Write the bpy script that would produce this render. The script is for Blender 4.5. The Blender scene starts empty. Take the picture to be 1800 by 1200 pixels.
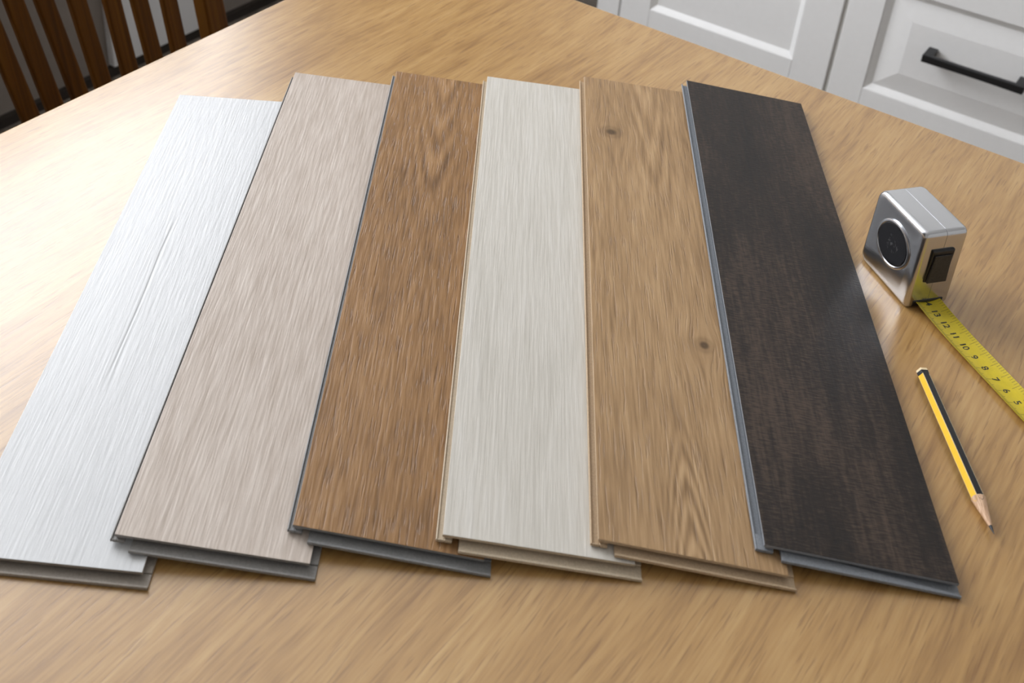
import bpy, math, random
from mathutils import Matrix, Vector

scene = bpy.context.scene
C = scene.collection
random.seed(7)
CM = 0.01
TABLE_Z = 0.75                     # height of the table top above the floor (m)

# ------------------------------------------------------------------ frames
# "shot" frame: centimetres on the table top, +y the way the camera looks.
# "room" frame: world axes; x along the long table edge, y towards the window
# wall, origin on the floor below the far table corner.
A = math.radians(50.25)
UX, UY = math.cos(A), math.sin(A)
CORNER = (2.0, 119.2)


def W(x, y, z=0.0):
    dx, dy = x - CORNER[0], y - CORNER[1]
    return Vector(((dx * UX + dy * UY) * CM, (-dx * UY + dy * UX) * CM, TABLE_Z + z * CM))


def D(x, y, z=0.0):
    return Vector((x * UX + y * UY, -x * UY + y * UX, z))


# ------------------------------------------------------------------ camera
PITCH, ROLL, F_PX, CAM_H = 0.5250149780, 0.0244880261, 1945.168, 52.98989
CXP, CYP = 687.977, 101.774
fwd = Vector((0, math.cos(PITCH), -math.sin(PITCH)))
rgt = Vector((1, 0, 0))
upv = rgt.cross(fwd)
cr, sr = math.cos(ROLL), math.sin(ROLL)
R_, U_ = cr * rgt + sr * upv, cr * upv - sr * rgt
Rw, Uw, Fw = D(*R_), D(*U_), D(*fwd)
cam_data = bpy.data.cameras.new('camera')
cam = bpy.data.objects.new('camera', cam_data)
C.objects.link(cam)
M = Matrix((Rw, Uw, -Fw)).transposed().to_4x4()
M.translation = W(0, 0, CAM_H)
cam.matrix_world = M
cam_data.sensor_fit = 'HORIZONTAL'
cam_data.sensor_width = 36.0
cam_data.lens = F_PX / 1800 * 36.0
cam_data.shift_x = (900 - CXP) / 1800
cam_data.shift_y = -(600 - CYP) / 1800
cam_data.clip_start = 0.02
cam_data.dof.use_dof = True
cam_data.dof.focus_distance = 0.80
cam_data.dof.aperture_fstop = 13.0
scene.camera = cam

# ------------------------------------------------------------------ light
SKY = 14.5
world = bpy.data.worlds.new('overcast_sky')
scene.world = world
world.use_nodes = True
bg = world.node_tree.nodes['Background']
bg.inputs[0].default_value = (0.965, 0.985, 1.03, 1)
bg.inputs[1].default_value = SKY

# room extents (m) and the window openings
X0, X1, Y0, Y1, ZC = -3.2, 1.62, -2.9, 1.08, 2.62
WIN = (-0.95, 0.74, 0.86, 2.55)     # x0 x1 z0 z1 in the wall at Y1


def portal(x0, x1, z0, z1, y, ry):
    ld = bpy.data.lights.new('window_light', 'AREA')
    ld.shape = 'RECTANGLE'
    ld.size, ld.size_y = x1 - x0, z1 - z0
    ld.cycles.is_portal = True
    o = bpy.data.objects.new('window_light', ld)
    C.objects.link(o)
    o.location = ((x0 + x1) / 2, y, (z0 + z1) / 2)
    o.rotation_euler = (math.radians(90), 0, ry)
    return o


portal(*WIN, Y1 + 0.16, math.pi)

scene.view_settings.view_transform = 'Standard'
scene.view_settings.look = 'None'
scene.view_settings.gamma = 1.0
scene.view_settings.use_curve_mapping = False
scene.view_settings.exposure = -0.62
scene.cycles.max_bounces = 10
scene.cycles.diffuse_bounces = 6
scene.cycles.sample_clamp_indirect = 10.0


# ------------------------------------------------------------------ nodes
def lin(r, g, b):
    f = lambda c: (c / 255 / 12.92) if c / 255 <= 0.04045 else ((c / 255 + 0.055) / 1.055) ** 2.4
    return (f(r), f(g), f(b), 1.0)


class Ex:
    """A node socket with arithmetic."""
    def __init__(s, t, k): s.t, s.k = t, k
    def _m(s, op, o=None, sw=False):
        n = s.t.nodes.new('ShaderNodeMath'); n.operation = op
        a, b = (o, s) if sw else (s, o)
        for i, v in enumerate((a, b)):
            if v is None: continue
            if isinstance(v, Ex): s.t.links.new(v.k, n.inputs[i])
            else: n.inputs[i].default_value = v
        return Ex(s.t, n.outputs[0])
    def __add__(s, o): return s._m('ADD', o)
    __radd__ = __add__
    def __sub__(s, o): return s._m('SUBTRACT', o)
    def __rsub__(s, o): return s._m('SUBTRACT', o, True)
    def __mul__(s, o): return s._m('MULTIPLY', o)
    __rmul__ = __mul__
    def __truediv__(s, o): return s._m('DIVIDE', o)
    def __pow__(s, o): return s._m('POWER', o)
    def sin(s): return s._m('SINE')
    def exp(s): return s._m('EXPONENT')
    def sqrt(s): return s._m('SQRT')
    def abs(s): return s._m('ABSOLUTE')
    def max(s, o): return s._m('MAXIMUM', o)
    def min(s, o): return s._m('MINIMUM', o)
    def smooth(s, a, b):
        n = s.t.nodes.new('ShaderNodeMapRange'); n.interpolation_type = 'SMOOTHSTEP'
        s.t.links.new(s.k, n.inputs[0])
        n.inputs[1].default_value, n.inputs[2].default_value = a, b
        return Ex(s.t, n.outputs[0])


def vec(t, x, y, z=0.0):
    n = t.nodes.new('ShaderNodeCombineXYZ')
    for i, v in enumerate((x, y, z)):
        if isinstance(v, Ex): t.links.new(v.k, n.inputs[i])
        else: n.inputs[i].default_value = v
    return n.outputs[0]


def noise(t, v, detail=2.0, rough=0.5, scale=1.0, dist=0.0):
    n = t.nodes.new('ShaderNodeTexNoise')
    t.links.new(v, n.inputs['Vector'])
    n.inputs['Scale'].default_value = scale
    n.inputs['Detail'].default_value = detail
    n.inputs['Roughness'].default_value = rough
    n.inputs['Distortion'].default_value = dist
    return Ex(t, n.outputs[0])


def ramp(t, f, stops):
    n = t.nodes.new('ShaderNodeValToRGB')
    e = n.color_ramp.elements
    while len(e) < len(stops): e.new(0.5)
    for s, (p, c) in zip(e, stops): s.position = p; s.color = c
    t.links.new(f.k, n.inputs[0])
    return n.outputs[0]


def mix(t, f, a, b, blend='MIX'):
    n = t.nodes.new('ShaderNodeMix'); n.data_type = 'RGBA'; n.blend_type = blend
    for i, v in ((0, f), (6, a), (7, b)):
        if isinstance(v, Ex): t.links.new(v.k, n.inputs[i])
        elif hasattr(v, 'is_linked'): t.links.new(v, n.inputs[i])
        else: n.inputs[i].default_value = v
    return n.outputs[2]


def new_mat(name, col=(0.5, 0.5, 0.5, 1), rough=0.5, metal=0.0, spec=0.5):
    m = bpy.data.materials.new(name); m.use_nodes = True
    b = m.node_tree.nodes['Principled BSDF']
    b.inputs['Base Color'].default_value = col
    b.inputs['Roughness'].default_value = rough
    b.inputs['Metallic'].default_value = metal
    b.inputs['Specular IOR Level'].default_value = spec
    return m, m.node_tree, b


def xyz(t):
    tc = t.nodes.new('ShaderNodeTexCoord')
    s = t.nodes.new('ShaderNodeSeparateXYZ')
    t.links.new(tc.outputs['Object'], s.inputs[0])
    return [Ex(t, s.outputs[i]) for i in range(3)]


def bump(t, b, h, strength, dist):
    n = t.nodes.new('ShaderNodeBump')
    n.inputs['Strength'].default_value = strength
    n.inputs['Distance'].default_value = dist
    t.links.new(h.k, n.inputs['Height'])
    t.links.new(n.outputs[0], b.inputs['Normal'])


def speckled(name, col, amt=0.12, scale=300, rough=0.6, metal=0.0, spec=0.5, bmp=0.0):
    """Plain material with faint procedural unevenness."""
    m, t, b = new_mat(name, col, rough, metal, spec)
    x, y, z = xyz(t)
    n = noise(t, vec(t, x, y, z), 3, 0.6, scale)
    d = tuple(c * (1 - amt) for c in col[:3]) + (1,)
    l = tuple(min(1, c * (1 + amt)) for c in col[:3]) + (1,)
    t.links.new(ramp(t, n, [(0.3, d), (0.7, l)]), b.inputs['Base Color'])
    if bmp: bump(t, b, n, bmp, 0.0003)
    return m


def wood(name, dark, mid, light, seed=0.0, fx=420.0, fy=16.0, a1=1.6, a2=1.0, a3=0.8, a4=0.0,
         pores=0.0, porecol=None, knots=(), cath=(), scars=(), rough=0.45, spec=0.5, bstr=0.35, bdist=0.0004,
         warp=0.003, weave=0.0, swap=False, roughvar=0.1, coat=0.0):
    m, t, b = new_mat(name, mid, rough, 0, spec)
    b.inputs['Coat Weight'].default_value = coat
    b.inputs['Coat Roughness'].default_value = 0.28
    b.inputs['Coat IOR'].default_value = 1.5
    x, y, z = xyz(t)
    if swap: x, y = y, x
    w0 = noise(t, vec(t, x * 14.0, y * 3.0, seed), 2) - 0.5
    xw = x + w0 * warp
    kd = None
    for (kx, ky, rx, ry, push) in knots:
        dx, dy = (x - kx) / rx, (y - ky) / ry
        g = (0.0 - (dx * dx + dy * dy)).exp()
        wide = (0.0 - (dx * dx * 0.12 + dy * dy * 0.06)).exp()
        xw = xw - dx * wide * push
        rg = ((dx * dx + dy * dy).sqrt() * 5.5).sin() * 0.3 + 0.75
        g = g * rg
        kd = g if kd is None else kd + g
    f1 = noise(t, vec(t, xw * fx, y * fy, seed + 3.1), 2, 0.55)
    f2 = noise(t, vec(t, xw * fx * 0.35, y * fy * 0.55, seed + 7.7), 3, 0.55)
    f3 = noise(t, vec(t, xw * 42.0, y * 4.5, seed + 11.3), 3, 0.5)
    f4 = noise(t, vec(t, x * 16.0, y * 5.0, seed + 17.9), 2, 0.5)
    v = 0.5 + (f1 - 0.5) * a1 + (f2 - 0.5) * a2 + (f3 - 0.5) * a3
    if a4: v = v + (f4 - 0.5) * a4
    h = f1 * 1.0 + f2 * 0.5
    for (cx, k, per, ph, mx, my0, my1, amt) in cath:    # nested arches: y = c - k |x|^1.5
        dx = (xw - cx + (f3 - 0.5) * 0.003).abs()
        g = (y + (dx ** 1.5) * k + (f2 - 0.5) * 0.006) / per + ph
        ring = (g * 6.2832).sin()
        mx_ = (x - cx) / mx
        mask = (0.0 - mx_ * mx_ * mx_ * mx_).exp() * y.smooth(my0 - 0.02, my0 + 0.02) * (1.0 - y.smooth(my1 - 0.03, my1 + 0.03))
        v = v - ring * mask * amt
        h = h - ring * mask * 0.15
    for (sx, sy0, sy1, wd, drift, amt) in scars:      # long splits in the grain
        c = (x - sx - (y - sy0) * drift - w0 * 0.02) / wd
        mk = (0.0 - c * c).exp() * y.smooth(sy0, sy0 + 0.06) * (1.0 - y.smooth(sy1 - 0.06, sy1))
        v = v - mk * amt
        h = h - mk * 1.2
    if weave:
        wv = noise(t, vec(t, x * 160.0, y * 900.0, seed + 23.0), 3, 0.6)
        v = v + (wv - 0.5) * weave
        h = h + wv * 0.8
    if kd is not None: v = v - kd * 0.55
    col = ramp(t, v, [(0.12, dark), (0.5, mid), (0.88, light)])
    if pores:
        p = noise(t, vec(t, xw * fx * 1.5, y * fy * 1.4, seed + 31.0), 2, 0.5).smooth(0.57, 0.68)
        col = mix(t, p * pores, col, porecol or dark)
        h = h - p * 0.7
    if kd is not None:
        col = mix(t, (kd * 0.8).min(0.85), col, tuple(c * 0.35 for c in dark[:3]) + (1,))
    t.links.new(col, b.inputs['Base Color'])
    r = rough + (f1 - 0.5) * roughvar
    t.links.new(r.k, b.inputs['Roughness'])
    bump(t, b, h, bstr, bdist)
    return m


# ------------------------------------------------------------------ meshes
class MB:
    def __init__(s): s.v, s.f, s.mi = [], [], []
    def add(s, vs, fs, mi=0):
        o = len(s.v); s.v += [tuple(p) for p in vs]
        for k, f in enumerate(fs):
            s.f.append([o + i for i in f]); s.mi.append(mi[k] if isinstance(mi, (list, tuple)) else mi)
        return s
    def hexa(s, p, mi=0):      # bottom 4 (ccw from above) then top 4
        return s.add(p, [(3, 2, 1, 0), (4, 5, 6, 7), (0, 1, 5, 4), (1, 2, 6, 5), (2, 3, 7, 6), (3, 0, 4, 7)], mi)
    def box(s, x0, x1, y0, y1, z0, z1, mi=0):
        return s.hexa([(x0, y0, z0), (x1, y0, z0), (x1, y1, z0), (x0, y1, z0),
                       (x0, y0, z1), (x1, y0, z1), (x1, y1, z1), (x0, y1, z1)], mi)
    def beam(s, p, q, a, b, mi=0):
        """Bar from p to q, a and b the full cross-section vectors."""
        p, q, a, b = Vector(p), Vector(q), Vector(a) / 2, Vector(b) / 2
        if (q - p).dot(a.cross(b)) < 0: a = -a
        return s.hexa([p - a - b, p + a - b, p + a + b, p - a + b, q - a - b, q + a - b, q + a + b, q - a + b], mi)
    def loft(s, rings, caps=True, mi=0):
        n = len(rings[0]); o = len(s.v)
        for r in rings: s.v += [tuple(p) for p in r]
        for k in range(len(rings) - 1):
            for i in range(n):
                j = (i + 1) % n
                s.f.append([o + k * n + i, o + k * n + j, o + (k + 1) * n + j, o + (k + 1) * n + i])
                s.mi.append(mi[i] if isinstance(mi, (list, tuple)) else mi)
        if caps:
            c = 0 if isinstance(mi, (list, tuple)) else mi
            s.f.append([o + i for i in range(n)][::-1]); s.mi.append(c)
            s.f.append([o + (len(rings) - 1) * n + i for i in range(n)]); s.mi.append(c)
        return s
    def build(s, name, mats, parent=None, bevel=0.0, seg=2, smooth=False, org=(0, 0, 0), sc=1.0, angle=30):
        org = Vector(org)
        me = bpy.data.meshes.new(name)
        me.from_pydata([(Vector(p) - org) * sc for p in s.v], [], s.f)
        if not isinstance(mats, (list, tuple)): mats = [mats]
        for m in mats: me.materials.append(m)
        me.polygons.foreach_set('material_index', s.mi)
        if smooth:
            me.polygons.foreach_set('use_smooth', [True] * len(me.polygons))
            me.update(); me.set_sharp_from_angle(angle=math.radians(38))
        me.update()
        o = bpy.data.objects.new(name, me); C.objects.link(o)
        if parent: o.parent = parent
        else: o.location = org
        if bevel:
            b = o.modifiers.new('bevel', 'BEVEL'); b.width = bevel; b.segments = seg
            b.limit_method = 'ANGLE'; b.angle_limit = math.radians(angle)
            b.use_clamp_overlap = True
        return o


def thing(name, label, cat, loc=None, mat=None, group=None):
    o = bpy.data.objects.new(name, None); C.objects.link(o)
    o.empty_display_size = 0.05
    if mat is not None: o.matrix_world = mat
    elif loc is not None: o.location = loc
    o['label'] = label; o['category'] = cat
    if group: o['group'] = group
    return o


def struct(o, label=None):
    o['kind'] = 'structure'
    if label: o['label'] = label
    return o


# ------------------------------------------------------------------ room shell
white_wall = speckled('painted_wall', (0.78, 0.77, 0.75, 1), 0.02, 40, 0.8)
taupe_wall = speckled('taupe_wall', (0.22, 0.19, 0.165, 1), 0.04, 30, 0.8)
white_ceiling = speckled('ceiling_paint', (0.82, 0.82, 0.81, 1), 0.02, 30, 0.9)
white_paint = speckled('white_paint', (0.72, 0.725, 0.73, 1), 0.015, 60, 0.4)
dark_skirting = speckled('dark_skirting', (0.02, 0.014, 0.01, 1), 0.2, 60, 0.6)
floor_mat = wood('floor_wood', (0.10, 0.08, 0.062, 1), (0.15, 0.125, 0.10, 1), (0.20, 0.17, 0.14, 1),
                 seed=40, fx=90, fy=4, rough=0.5, bstr=0.1)
T = 0.14


def wall_with_hole(name, axis_y, out, hole, mat):
    x0, x1, z0, z1 = hole
    a, b = (axis_y, axis_y + out) if out > 0 else (axis_y + out, axis_y)
    m = MB()
    m.box(X0, x0, a, b, 0, ZC); m.box(x1, X1, a, b, 0, ZC)
    m.box(x0, x1, a, b, 0, z0); m.box(x0, x1, a, b, z1, ZC)
    return struct(m.build(name, mat))


struct(MB().box(X0 - T, X1 + T, Y0 - T, Y1 + T, -0.1, 0).build('floor', floor_mat))
struct(MB().box(X0 - T, X1 + T, Y0 - T, Y1 + T, ZC, ZC + 0.1).build('ceiling', white_ceiling))
wall_with_hole('wall_left', Y1, T, WIN, taupe_wall)
struct(MB().box(X0, X1, Y0 - T, Y0, 0, ZC).build('wall_right', white_wall))
struct(MB().box(X1, X1 + T, Y0 - T, Y1 + T, 0, ZC).build('wall_back', white_wall))
struct(MB().box(X0 - T, X0, Y0 - T, Y1 + T, 0, ZC).build('wall_front', white_wall))
struct(MB().box(X0, X1, Y1 - 0.015, Y1, 0.0, 0.022).build('baseboard_left', dark_skirting))
struct(MB().box(0.29, 0.60, Y1 - 0.02, Y1, 0.025, 0.62).build('trim_1', white_paint, bevel=0.002),
       'white panel low on the wall behind the slatted chair')

glass, gt, gb = new_mat('window_glass')
gn = gt.nodes
mixs = gn.new('ShaderNodeMixShader'); trn = gn.new('ShaderNodeBsdfTransparent'); glo = gn.new('ShaderNodeBsdfGlossy')
fr = gn.new('ShaderNodeLayerWeight'); fr.inputs[0].default_value = 0.5; glo.inputs['Roughness'].default_value = 0.02
gt.links.new((Ex(gt, fr.outputs[1]) ** 5.0 * 0.9 + 0.04).k, mixs.inputs[0]); gt.links.new(trn.outputs[0], mixs.inputs[1]); gt.links.new(glo.outputs[0], mixs.inputs[2])
gt.links.new(mixs.outputs[0], gn['Material Output'].inputs[0]); gn.remove(gb)


def window(name, hole, yw, out):
    x0, x1, z0, z1 = hole
    w_, d0, d1 = 0.05, yw + out * 0.05, yw + out * 0.11
    a, b = min(d0, d1), max(d0, d1)
    m = MB()
    m.box(x0, x0 + w_, a, b, z0, z1); m.box(x1 - w_, x1, a, b, z0, z1)
    m.box(x0 + w_, x1 - w_, a, b, z0, z0 + w_); m.box(x0 + w_, x1 - w_, a, b, z1 - w_, z1)
    f = struct(m.build(name, white_paint))
    g = MB().box(x0 + w_ - .003, x1 - w_ + .003, (a + b) / 2, (a + b) / 2 + 0.001, z0 + w_ - .003, z1 - w_ + .003).build('pane', glass, f)
    return f


window('window_1', WIN, Y1, 1)

# ------------------------------------------------------------------ table
oak_table = wood('oak_table_top', lin(138, 99, 52), lin(175, 135, 79), lin(195, 158, 102), seed=2.0, fx=420, fy=24,
                 a1=0.7, a2=0.6, a3=0.6, a4=0.4, pores=0.5, porecol=lin(126, 88, 48), rough=0.34, spec=0.6,
                 bstr=0.14, bdist=0.0003, warp=0.02, swap=True, coat=0.8)
table = thing('dining_table', 'light oak dining table with a plain flat top under the plank samples', 'table', (-0.8, -0.475, 0))
TO = (-0.8, -0.475, 0)
MB().box(-1.6, 0, -0.95, 0, TABLE_Z - 0.028, TABLE_Z).build('tabletop', oak_table, table, bevel=0.002, org=TO)
m = MB()
m.box(-1.55, -0.05, -0.07, -0.05, 0.64, TABLE_Z - 0.029); m.box(-1.55, -0.05, -0.90, -0.88, 0.64, TABLE_Z - 0.029)
m.box(-1.55, -1.53, -0.88, -0.07, 0.64, TABLE_Z - 0.029); m.box(-0.07, -0.05, -0.88, -0.07, 0.64, TABLE_Z - 0.029)
m.build('apron', oak_table, table, org=TO)
for lx, ly in ((-0.044, -0.044), (-1.556, -0.044), (-0.044, -0.906), (-1.556, -0.906)):
    MB().box(lx - 0.027, lx + 0.027, ly - 0.027, ly + 0.027, 0, TABLE_Z - 0.029).build('leg', oak_table, table, bevel=0.004, org=TO)

# ------------------------------------------------------------------ plank samples
PT = 0.60
PLANKS = [  # h, (x, y, angle, width, length, near skew, far skew)
    (0.000, (-12.3321, 36.3241, -0.0832, 10.2013, 46.0466, 0.0, 0.0)),
    (0.751, (-3.6826, 37.0709, -0.1117, 10.5116, 48.4205, 0.0215, 0.0215)),
    (0.714, (5.545, 37.5509, -0.1077, 10.3832, 48.2392, -0.0206, -0.0206)),
    (0.789, (13.5488, 37.4994, -0.1126, 10.301, 48.0462, 0.0192, 0.0192)),
    (0.765, (21.5732, 37.057, -0.1222, 10.0487, 48.592, -0.0152, -0.0152)),
    (0.703, (30.4685, 36.8252, -0.1314, 10.0773, 47.6974, -0.0246, -0.110)),
]
plank_mats = [
    wood('ash_white_decor', lin(188, 189, 189), lin(203, 204, 204), lin(214, 215, 215), seed=1, a1=0.35, a2=0.3, a3=0.25, a4=0.3, fx=520, fy=34,
         rough=0.34, bstr=0.4, bdist=0.0005, scars=[(0.0425, 0.10, 0.31, 0.0010, 0.004, 0.5), (0.047, 0.10, 0.20, 0.0014, -0.02, 0.25)], spec=0.42),
    wood('beige_decor', lin(170, 155, 141), lin(191, 178, 166), lin(209, 198, 187), seed=5, a1=0.9, a2=0.5, a3=0.35, a4=0.3, fx=480, fy=32,
         rough=0.44, bstr=0.5, bdist=0.0007, spec=0.45),
    wood('brown_decor', lin(104, 74, 42), lin(142, 105, 64), lin(170, 132, 90), seed=9, a1=0.9, a2=0.5, a3=0.35, a4=0.3, fx=480, fy=32, rough=0.48,
         bstr=0.6, bdist=0.0008, pores=0.25, porecol=lin(92, 62, 42), spec=0.4,
         cath=[(0.047, -40.0, 0.060, 0.0, 0.017, 0.31, 0.52, 0.17), (0.050, 60.0, 0.040, 0.3, 0.011, 0.15, 0.24, 0.06)]),
    wood('pale_grey_decor', lin(186, 181, 170), lin(202, 197, 187), lin(212, 208, 200), seed=14, a1=0.7, a2=0.5, a3=0.4, a4=0.3, fx=460, fy=22,
         rough=0.46, bstr=0.5, bdist=0.0008, spec=0.4),
    wood('tan_oak_decor', lin(126, 98, 66), lin(163, 131, 93), lin(187, 155, 115), seed=21, a1=0.85, a2=0.55, a3=0.3, a4=0.3, fx=460, fy=26, rough=0.48,
         bstr=0.5, bdist=0.0008, pores=0.25, porecol=lin(134, 102, 72), spec=0.4,
         knots=[(0.0215, 0.4015, 0.0064, 0.0062, 0.003), (0.0737, 0.163, 0.0046, 0.0050, 0.003)],
         cath=[(0.0515, 52.0, 0.0260, 0.45, 0.0120, -0.1, 0.080, 0.24), (0.054, -60.0, 0.080, 0.0, 0.014, 0.33, 0.60, 0.20)]),
    wood('dark_brown_decor', lin(13, 10, 8), lin(36, 27, 21), lin(72, 58, 47), seed=33, a1=0.7, a2=0.4, a3=0.3, a4=1.0, fx=420, fy=36, weave=1.2,
         rough=0.46, bstr=0.6, bdist=0.0005, spec=0.4),
]
core_mats = [speckled(n, lin(*c), 0.12, 900, 0.55, bmp=0.2) for n, c in (
    ('grey_brown_core', (146, 137, 126)), ('grey_core', (134, 131, 127)), ('slate_core', (128, 128, 127)),
    ('beige_core', (190, 174, 150)), ('tan_core', (184, 160, 130)), ('blue_grey_core', (128, 132, 137)))]
plank_labels = [
    'silvery white wood-look plank sample, lying flat, leftmost of the fan',
    'beige wood-look plank sample resting on the silvery white plank',
    'reddish brown wood-look plank sample between the beige and pale grey ones',
    'pale grey wood-look plank sample with fine straight grain and beige edges',
    'tan oak-look plank sample with two dark knots and arched grain',
    'dark brown almost black plank sample, the topmost, nearest the measuring tape',
]
for i, (h, (px, py, th, PW, PL, k0, k1)) in enumerate(PLANKS):
    d = Vector((-math.sin(th), math.cos(th), 0)); ti = math.asin(h / PW)
    s = Vector((math.cos(th) * math.cos(ti), math.sin(th) * math.cos(ti), -math.sin(ti))); n = s.cross(d)
    o = Vector((px, py, 0)) - s * PW
    mw = Matrix((D(*s), D(*d), D(*n))).transposed().to_4x4(); mw.translation = W(*o)
    root = thing('plank_sample', plank_labels[i], 'plank', mat=mw, group='flooring plank samples fanned out on the table')

    def slab(mb, u0, u1, vn, vf, z0, z1, mi=0):
        nv = lambda u: vn + k0 * (u - PW)
        fv = lambda u: PL + vf + k1 * (u - PW)
        mb.hexa([(u0, nv(u0), z0), (u1, nv(u1), z0), (u1, fv(u1), z0), (u0, fv(u0), z0),
                 (u0, nv(u0), z1), (u1, nv(u1), z1), (u1, fv(u1), z1), (u0, fv(u0), z1)], mi)
    b0 = 0.03 if i == 0 else 0.045
    wm, cm = plank_mats[i], core_mats[i]
    mb = MB(); slab(mb, 0, PW, 0, 0, 0.40, PT, [1, 0, 1, 1, 1, 1])
    mb.build('top_layer', [wm, cm], root, bevel=0.0003, sc=CM)
    mb = MB(); slab(mb, 0.13, PW - 0.30, 0.28, 0, b0, 0.399)
    slab(mb, 0.10, 0.55, 0.06, 0.5 - PL, 0.255, 0.399)
    mb.build('core', cm, root, sc=CM)
    if i:
        tw = (0, 0.24, 0.28, 0.33, 0.36, 0.40)[i]
        mb = MB(); slab(mb, 0.10 - tw, 0.12, -0.10, -0.25, b0, 0.13 if i > 3 else 0.19); slab(mb, -tw, 0.10 - tw, -0.10, -0.25, b0, 0.27)
        slab(mb, 0.121, 0.55, -0.10, 0.6 - PL, b0, 0.25); slab(mb, 0.09 - tw, 0.13, -0.10, 0.0 - PL, 0.12, 0.25)
        mb.build('side_tongue', cm, root, bevel=0.0005, sc=CM)
    ur = PW + (0.42 if i < 5 else 0.10); ext = -0.62 if i < 4 else -0.52
    mb = MB(); slab(mb, 0.92, ur, ext + 0.13, 0.27 - PL, b0, 0.15); slab(mb, 0.92, ur, ext, ext + 0.13 - PL, b0, 0.26)
    mb.build('end_lip', cm, root, bevel=0.0005, sc=CM)
    mb = MB(); slab(mb, PW - 0.29, PW + (0.42 if i < 5 else 0.06), 0.275, 0, b0, 0.22)
    mb.build('side_lip', cm, root, bevel=0.0004, sc=CM)

# ------------------------------------------------------------------ tape measure
chrome, ct, cb = new_mat('brushed_chrome', (0.62, 0.63, 0.65, 1), 0.2, 1.0)
x, y, z = xyz(ct)
nz = noise(ct, vec(ct, x * 60.0, y * 60.0, z * 60.0), 3)
ct.links.new((0.16 + nz * 0.14).k, cb.inputs['Roughness'])
black_plastic = speckled('black_plastic', (0.012, 0.012, 0.013, 1), 0.3, 800, 0.35)
black_rubber = speckled('ribbed_black_rubber', (0.03, 0.027, 0.024, 1), 0.3, 600, 0.5, bmp=0.2)
yellow_blade = speckled('yellow_blade', lin(206, 184, 34), 0.06, 200, 0.35)
ink = speckled('black_ink', (0.03, 0.028, 0.02, 1), 0.2, 500, 0.5)
disc_mat, dt, db = new_mat('glossy_black_disc', (0.008, 0.008, 0.01, 1), 0.18)
x, y, z = xyz(dt)
sm = noise(dt, vec(dt, x * 10.0, y * 420.0, z * 300.0), 3).smooth(0.52, 0.66) * (1.0 - (((y - 0.0285) * (y - 0.0285) + (z - 0.0345) * (z - 0.0345)).sqrt()).smooth(0.004, 0.009))
dt.links.new(mix(dt, sm, (0.008, 0.008, 0.01, 1), (0.07, 0.07, 0.07, 1)), db.inputs['Base Color'])

lv, wv_ = Vector((-0.22, 0.9755, 0)), Vector((0.9755, 0.22, 0))
mw = Matrix((D(*wv_), D(*lv), Vector((0, 0, 1)))).transposed().to_4x4(); mw.translation = W(36.12, 58.35, 0.03)
tape = thing('measuring_tape', 'chrome measuring tape with a black disc and its yellow blade pulled out', 'measuring tape', mat=mw)
TW, TL, TH = 3.35, 5.6, 6.4


def rounded(pts, seg=6):
    """Closed 2-D outline; pts = (x, y, corner radius)."""
    out = []; n = len(pts)
    for i in range(n):
        p, a, b = Vector(pts[i][:2]), Vector(pts[i - 1][:2]), Vector(pts[(i + 1) % n][:2]); r = pts[i][2]
        u, v = (a - p).normalized(), (b - p).normalized()
        ang = math.acos(max(-1, min(1, u.dot(v)))); t_ = r / math.tan(ang / 2)
        p0, p1 = p + u * t_, p + v * t_
        cc = p + (u + v).normalized() * (r / math.sin(ang / 2))
        a0 = math.atan2(*(p0 - cc).yx); a1 = math.atan2(*(p1 - cc).yx)
        da = (a1 - a0 + math.pi) % (2 * math.pi) - math.pi
        out += [(cc.x + r * math.cos(a0 + da * k / seg), cc.y + r * math.sin(a0 + da * k / seg)) for k in range(seg + 1)]
    return out


def inset(outline, e, cx, cy):
    hx = max(abs(p[0] - cx) for p in outline); hy = max(abs(p[1] - cy) for p in outline)
    return [(cx + (p[0] - cx) * (hx - e) / hx, cy + (p[1] - cy) * (hy - e) / hy) for p in outline]


OUT = rounded([(0.0, 0.0, 0.25), (TL, 0.0, 0.6), (TL, TH, 0.75), (0.2, TH, 0.4)], 7)
ccx, ccy = TL / 2, TH / 2


def half(w_out, w_in):
    sgn = 1 if w_in > w_out else -1
    rings = []
    for e, dw in ((1.0, 0.06), (0.60, 0.02), (0.34, 0.0), (0.24, 0.012), (0.13, 0.055), (0.055, 0.13), (0.012, 0.24), (0.0, 0.34)):
        rings.append([(w_out + sgn * dw, a, b) for a, b in inset(OUT, e, ccx, ccy)])
    for e, w_ in ((0.0, w_in - sgn * 0.012), (0.02, w_in)):
        rings.append([(w_, a, b) for a, b in inset(OUT, e, ccx, ccy)])
    if sgn > 0: rings = [r[::-1] for r in rings]
    return MB().loft(rings)


half(0.0, 1.669).build('case_half', chrome, tape, sc=CM, smooth=True)
half(TW, 1.681).build('case_half', chrome, tape, sc=CM, smooth=True)


def disc(cx, cy, prof, seg=48):
    return MB().loft([[(w_, cx + r * math.cos(2 * math.pi * k / seg), cy + r * math.sin(2 * math.pi * k / seg)) for k in range(seg)][::-1] for r, w_ in prof])


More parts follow.
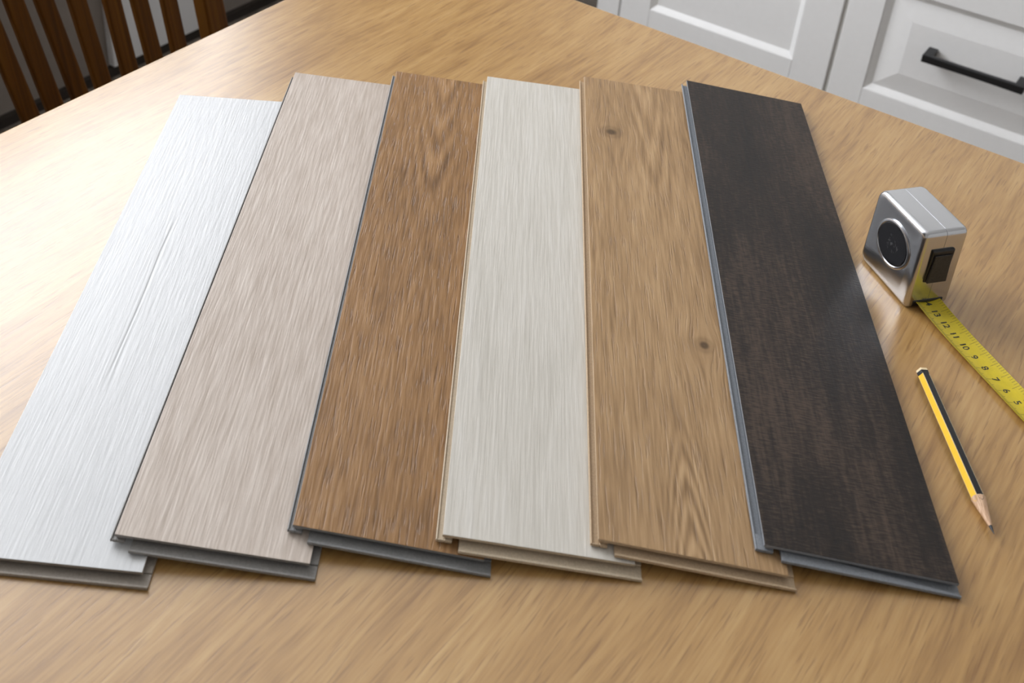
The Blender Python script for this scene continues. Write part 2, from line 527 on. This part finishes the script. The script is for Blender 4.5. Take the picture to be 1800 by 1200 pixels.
DCX, DCY = 2.85, 3.45
disc(DCX, DCY, [(1.80, 0.05), (1.80, -0.015), (1.74, -0.05), (1.63, -0.05), (1.58, 0.0), (1.58, 0.05)]).build('disc_ring', chrome, tape, sc=CM, smooth=True)
disc(DCX, DCY, [(1.59, 0.05), (1.59, -0.0), (1.51, -0.03), (1.46, -0.03)]).build('disc', disc_mat, tape, sc=CM)
MB().hexa([(0.80, -0.02, 2.2), (2.55, -0.02, 2.2), (2.55, 0.25, 2.2), (0.80, 0.25, 2.2),
           (0.80, -0.02, 5.0), (2.55, -0.02, 5.0), (2.55, 0.25, 5.0), (0.80, 0.25, 5.0)]).build('lock_recess', black_plastic, tape, bevel=0.0012, sc=CM)
MB().hexa([(0.92, -0.22, 2.3), (2.43, -0.22, 2.3), (2.43, -0.02, 2.3), (0.92, -0.02, 2.3),
           (1.02, -0.12, 4.6), (2.33, -0.12, 4.6), (2.33, -0.02, 4.6), (1.02, -0.02, 4.6)]).build('lock_button', black_rubber, tape, bevel=0.0018, seg=3, sc=CM)
MB().box(0.5, 2.85, -0.03, 0.2, 0.12, 0.62).build('blade_mouth', black_plastic, tape, bevel=0.0006, sc=CM)

# the blade runs towards -y of the case frame, bowed across its width
BW, NB = 1.9, 10
BX = 1.675


def blade_pt(s_, q, lift=0.0):
    """s_ cm out of the case, q in -1..1 across (negative: left edge)."""
    sag = 0.26
    z0 = 0.03 + 0.34 * max(0.0, 1 - max(0.0, s_) / 4.5) ** 2
    return (BX + q * BW / 2 + 0.03 * s_, -s_, z0 + sag * (abs(q) ** 1.8) * (0.75 + 0.25 * min(1, max(0, s_) / 3)) + lift)


rings = []
for k in range(41):
    s_ = -0.15 + 14.65 * k / 40
    qs = [-1 + 2 * j / NB for j in range(NB + 1)]
    rings.append([blade_pt(s_, q, 0.012) for q in qs] + [blade_pt(s_, q, -0.012) for q in qs[::-1]])
blade = MB().loft(rings).build('blade', yellow_blade, tape, sc=CM, smooth=False)
MB().box(BX - 0.55 + .43, BX + 0.55 + .43, -14.62, -14.52, -0.0, 0.75).build('end_hook', chrome, tape, bevel=0.0004, sc=CM)
tk = MB()


def tick(s_, qa, qb, hw):
    N = 3
    for j in range(N):
        a, b = qa + (qb - qa) * j / N, qa + (qb - qa) * (j + 1) / N
        tk.add([blade_pt(s_ - hw, a, 0.016), blade_pt(s_ + hw, a, 0.016), blade_pt(s_ + hw, b, 0.016), blade_pt(s_ - hw, b, 0.016)], [(0, 1, 2, 3)])


OFF = 14.1
for mm in range(1, 142):
    s_ = OFF - mm / 10 - 0.1
    ln = 0.62 if mm % 10 == 0 else (0.42 if mm % 5 == 0 else 0.27)
    tick(s_, -0.97, -0.97 + ln, 0.012)
    if mm % 2 == 0: tick(s_, 0.97, 0.97 - (0.55 if mm % 10 == 0 else 0.25), 0.010)
o = tk.build('graduation_marks', ink, blade, sc=CM); o['kind'] = 'stuff'

for num in range(1, 15):
    cu = bpy.data.curves.new('numeral', 'FONT'); cu.body = str(num); cu.size = 0.64; cu.offset = 0.012; cu.align_x = 'CENTER'; cu.align_y = 'CENTER'
    tmp = bpy.data.objects.new('numeral_tmp', cu); C.objects.link(tmp)
    me = bpy.data.meshes.new_from_object(tmp.evaluated_get(bpy.context.evaluated_depsgraph_get()))
    bpy.data.objects.remove(tmp); bpy.data.curves.remove(cu)
    s0 = OFF - num - 0.1 + 0.0
    for v in me.vertices:      # text direction runs out of the case, tops towards the right edge
        tx, ty = v.co.x, v.co.y
        v.co = Vector(blade_pt(s0 + tx + 0.05, -0.05 + ty / (BW / 2), 0.018)) * CM
    me.materials.append(ink); me.name = 'numeral'
    no = bpy.data.objects.new('numeral', me); C.objects.link(no); no.parent = blade

# ------------------------------------------------------------------ pencil
py_yel = speckled('yellow_lacquer', lin(240, 190, 24), 0.04, 300, 0.28)
py_blk = speckled('black_lacquer', (0.010, 0.010, 0.011, 1), 0.2, 300, 0.25)
py_wood = wood('pencil_wood', lin(176, 136, 104), lin(214, 176, 142), lin(232, 200, 170), seed=50, fx=2500, fy=150, rough=0.6, bstr=0.1)
py_cream = speckled('cream_lacquer', lin(226, 204, 164), 0.04, 300, 0.35)
graphite = speckled('graphite', (0.03, 0.03, 0.035, 1), 0.2, 900, 0.35)
pb, pt_ = Vector((34.80, 52.25)), Vector((33.90, 40.05))
ax = (pb - pt_).normalized()
HR = 0.40; HI = HR * math.cos(math.pi / 6)
LEN = (pb - pt_).length
side = Vector((ax.y, -ax.x))
mw = Matrix((D(side.x, side.y), D(ax.x, ax.y), Vector((0, 0, 1)))).transposed().to_4x4(); mw.translation = W(pt_.x, pt_.y, 0)
pencil = thing('pencil', 'short yellow and black hexagonal pencil with a sharpened tip', 'pencil', mat=mw)
taper = HI / 2.05        # cone radius per cm from the tip
SEG = 8


def hexring(yf, R):
    out = []
    for f in range(6):
        a0, a1 = math.radians(60 * f + 0), math.radians(60 * f + 60)
        p0, p1 = Vector((math.cos(a0), math.sin(a0))) * R, Vector((math.cos(a1), math.sin(a1))) * R
        for k in range(SEG):
            p = p0.lerp(p1, k / SEG)
            out.append((p.x, yf(p.length) if callable(yf) else yf, HI + p.y))
    return out


cols = []
for f in range(6):          # face 0: up-right, 1: top, 2: up-left, 3: low-left, 4: bottom, 5: low-right
    cols += [0 if f in (2, 0, 4) else 1] * SEG
nm = len(cols)
band0 = LEN - 0.55
body = MB().loft([hexring(lambda r: r / taper, HR), hexring(band0, HR)], caps=False, mi=cols).build('body', [py_yel, py_blk], pencil, sc=CM)
# cream pinstripes along the six ridges
rs = MB()
for f in range(6):
    a = math.radians(60 * f); p = Vector((math.cos(a), math.sin(a)))
    t2 = Vector((-p.y, p.x)) * 0.018
    q0, q1 = p * (HR + 0.002) - t2 - p * 0.006, p * (HR + 0.002) + t2 - p * 0.006
    y0 = HR / taper
    rs.hexa([(q0.x - p.x * .02, y0, HI + q0.y - p.y * .02), (q1.x - p.x * .02, y0, HI + q1.y - p.y * .02), (q1.x - p.x * .02, band0, HI + q1.y - p.y * .02), (q0.x - p.x * .02, band0, HI + q0.y - p.y * .02),
             (q0.x, y0, HI + q0.y), (q1.x, y0, HI + q1.y), (q1.x, band0, HI + q1.y), (q0.x, band0, HI + q0.y)])
rs.build('pinstripe', py_cream, pencil, sc=CM)
MB().loft([hexring(band0 - 0.01, HR + 0.004), hexring(band0 + 0.28, HR + 0.004)], caps=True).build('end_band', py_blk, pencil, sc=CM)
MB().loft([hexring(band0 + 0.28, HR + 0.002), hexring(LEN - 0.08, HR * 0.97), hexring(LEN, HR * 0.7)], caps=True).build('dipped_end', py_cream, pencil, bevel=0.0002, sc=CM)


def circ(yy, r, n=32):
    return [(r * math.cos(2 * math.pi * k / n), yy, HI + r * math.sin(2 * math.pi * k / n)) for k in range(n)]


zt = 0.55
MB().loft([circ(zt, zt * taper), circ(HR / taper + 0.02, HR - 0.001)], caps=True).build('sharpened_wood', py_wood, pencil, sc=CM, smooth=False)
MB().loft([circ(0.04, 0.012), circ(zt + 0.02, (zt + 0.02) * taper + 0.002)], caps=True).build('lead', graphite, pencil, sc=CM)

# ------------------------------------------------------------------ chair
chair_wood = wood('chair_wood', (0.060, 0.020, 0.001, 1), (0.095, 0.034, 0.0015, 1), (0.13, 0.05, 0.003, 1), seed=60, fx=200, fy=6,
                  rough=0.5, bstr=0.1, spec=0.2)
CO = (-0.255, 0.12, 0.0)
chair = thing('dining_chair', 'brown wooden chair with a slatted back pushed up to the far table edge', 'chair', CO)


def back(u, z):      # a point of the back's face at height z above the table top (cm)
    return Vector((u * CM, (30 + 0.2 * z) * CM, TABLE_Z + z * CM))


tv = Vector((0, 0.2, 1)).normalized(); nv = Vector((0, 1, -0.2)).normalized()
ZB, ZT = -27.0, 22.0
# left edge u at two heights (cm) of each slat, left to right
SL = [(-39.4, -13.3, -38.75, -18.6), (-36.9, -5.2, -35.5, -18.4), (-33.3, -6.1, -31.95, -18.4), (-29.2, -7.2, -28.5, -18.7),
      (-24.6, -8.4, -24.4, -18.6), (-20.8, -10.1, -20.5, -18.8), (-16.5, -11.3, -16.5, -18.7)]
for ua, za, ub, zb in SL:
    k = (ua - ub) / (za - zb)
    p, q = back(ub + k * (ZB - zb) + 1.75, ZB), back(ub + k * (ZT - zb) + 1.75, ZT)
    MB().beam(p, q, Vector((0.0225, 0, 0)), nv * 0.011).build('slat', chair_wood, chair, bevel=0.0025, org=CO)
for u0, u1 in ((-44.2, -44.2), (-8.6, -8.6)):
    m = MB(); p, q = back(u0, -29), back(u1, 27)
    m.beam(p, q, Vector((0.032, 0, 0)), nv * 0.026)
    m.beam(Vector((p.x, p.y, 0.0)), Vector((p.x, p.y, p.z)), Vector((0.032, 0, 0)), Vector((0, 0.03, 0)))
    m.build('back_post', chair_wood, chair, bevel=0.003, org=CO)
for zz, hh in ((-27.0, 4.0), (23.5, 6.5)):
    p, q = back(-42.6, zz), back(-10.2, zz)
    MB().beam(p, q, tv * hh * CM, nv * 0.02).build('back_rail', chair_wood, chair, bevel=0.003, org=CO)
MB().box(-0.455, -0.073, -0.16, 0.222, 0.425, 0.452).build('seat', chair_wood, chair, bevel=0.006, org=CO)
m = MB()
m.box(-0.44, -0.09, -0.14, -0.12, 0.36, 0.424); m.box(-0.44, -0.42, -0.12, 0.21, 0.36, 0.424); m.box(-0.11, -0.09, -0.12, 0.21, 0.36, 0.424)
m.build('seat_frame', chair_wood, chair, org=CO)
for lx in (-0.435, -0.115):
    MB().box(lx - 0.018, lx + 0.018, -0.148, -0.112, 0, 0.424).build('front_leg', chair_wood, chair, bevel=0.003, org=CO)

# ------------------------------------------------------------------ kitchen units
cab = speckled('satin_white_lacquer', (0.87, 0.865, 0.85, 1), 0.01, 80, 0.38)
cab_in = speckled('shadow_gap_board', (0.5, 0.49, 0.46, 1), 0.05, 80, 0.6)
black_metal = speckled('matt_black_metal', (0.010, 0.010, 0.011, 1), 0.2, 500, 0.38)
XF = 1.0           # face of the doors
th_ = 0.02


def front(name, root, org, y0, y1, z0, z1, fw, field):
    """A framed door or drawer front in the plane x = XF; y0 < y1."""
    a0, a1, b0, b1 = y0 + fw, y1 - fw, z0 + fw, z1 - fw
    m = MB()
    rec, bw = 0.009, 0.012
    loops = [[(XF + rec, a0 + bw, b0 + bw), (XF + rec, a1 - bw, b0 + bw), (XF + rec, a1 - bw, b1 - bw), (XF + rec, a0 + bw, b1 - bw)]]
    if field:
        s = 0.040
        loops.append([(XF + 0.002, a0 + bw + s, b0 + bw + s), (XF + 0.002, a1 - bw - s, b0 + bw + s), (XF + 0.002, a1 - bw - s, b1 - bw - s), (XF + 0.002, a0 + bw + s, b1 - bw - s)])
    back_ = [(XF + th_ - 0.002, p[1], p[2]) for p in loops[0]]
    m.loft([[p for p in l][::-1] for l in [back_] + loops])
    d_ = m.build(name, cab, root, org=org)
    for ya, yb in ((y0, a0), (a1, y1)):
        MB().box(XF, XF + th_, ya, yb, z0, z1).build('stile', cab, d_, bevel=0.0012, org=org)
    for za, zb in ((z0, b0), (b1, z1)):
        MB().box(XF, XF + th_, a0 + 0.0004, a1 - 0.0004, za, zb).build('rail', cab, d_, bevel=0.0006, org=org)
    e = 0.0005
    o_ = [(XF + 0.001, a0 + e, b0 + e), (XF + 0.001, a1 - e, b0 + e), (XF + 0.001, a1 - e, b1 - e), (XF + 0.001, a0 + e, b1 - e)]
    i_ = [(XF + rec, a0 + bw, b0 + bw), (XF + rec, a1 - bw, b0 + bw), (XF + rec, a1 - bw, b1 - bw), (XF + rec, a0 + bw, b1 - bw)]
    i2 = [(XF + th_ - .001, p[1], p[2]) for p in i_]; o2 = [(XF + th_ - .001, p[1], p[2]) for p in o_]
    mm = MB()
    mm.loft([o2, o_, i_, i2], caps=False)
    mm.build('moulding', cab, d_, org=org)
    return d_


def carcass(root, org, y0, y1):
    MB().box(XF + th_ + 0.002, X1 - 0.005, y0 + 0.001, y1 - 0.001, 0.10, 0.86).build('carcass', cab_in, root, org=org)
    MB().box(XF + 0.07, X1 - 0.01, y0 + 0.001, y1 - 0.001, 0.0, 0.0995).build('plinth', cab, root, org=org)


ZL, ZH = 0.15, 0.855
org = (XF, 0.0, 0)
u1 = thing('kitchen_cabinet', 'white kitchen cabinet with a framed door, beyond the table beside the drawers', 'cabinet', org)
carcass(u1, org, -0.224, 0.2815)
front('door', u1, org, -0.2205, 0.2255, ZL, ZH, 0.068, False)
MB().box(XF, XF + th_, 0.2295, 0.281, ZL, ZH).build('end_strip', cab, u1, bevel=0.001, org=org)
MB().box(XF + 0.004, XF + th_ + 0.001, -0.2282, -0.2206, ZL, ZH).build('filler_strip', cab_in, u1, org=org)
org = (XF, -0.453, 0)
u2 = thing('drawer_cabinet', 'white kitchen drawer cabinet with a black bar handle behind the measuring tape', 'cabinet', org)
carcass(u2, org, -0.682, -0.226)
dlo = front('drawer', u2, org, -0.681, -0.2285, ZL, 0.483, 0.062, True)
dhi = front('drawer', u2, org, -0.681, -0.2285, 0.487, ZH, 0.062, True)


def bar_handle(parent, org, yc, zc):
    hl, s = 0.083, 0.0075
    m = MB()
    for sg in (-1, 1):
        yy = yc + sg * (hl - 0.008)
        m.hexa([(XF - 0.030, yy - 0.008, zc - s), (XF + 0.004, yy - 0.008, zc - s), (XF + 0.004, yy + 0.008, zc - s), (XF - 0.030, yy + 0.008, zc - s),
                (XF - 0.030, yy - 0.008, zc + s), (XF + 0.004, yy - 0.008, zc + s), (XF + 0.004, yy + 0.008, zc + s), (XF - 0.030, yy + 0.008, zc + s)])
    # slightly bowed bar in front of the posts
    rings = []
    for k in range(13):
        f = -1 + k / 6
        yy = yc + f * hl; b = 0.003 * (1 - f * f); hs = s * (1 - 0.12 * (1 - f * f))
        rings.append([(XF - 0.036 - b * 0, yy, zc - hs), (XF - 0.0255 - b * 0, yy, zc - hs), (XF - 0.0255 - b * 0, yy, zc + hs), (XF - 0.036, yy, zc + hs)][::-1])
    m.loft(rings)
    return m.build('handle', black_metal, parent, bevel=0.0018, org=org, angle=50)


bar_handle(dlo, org, -0.463, 0.327)
bar_handle(dhi, org, -0.463, 0.671)
org = (1.3, -0.2, 0.86)
ct_ = thing('kitchen_worktop', 'pale kitchen worktop lying over the white cabinets', 'worktop', org)
worktop_mat = speckled('pale_worktop', (0.6, 0.58, 0.54, 1), 0.1, 200, 0.3)
MB().box(XF - 0.01, X1 - 0.003, -0.69, 0.29, 0.8605, 0.90).build('slab', worktop_mat, ct_, bevel=0.002, org=org)
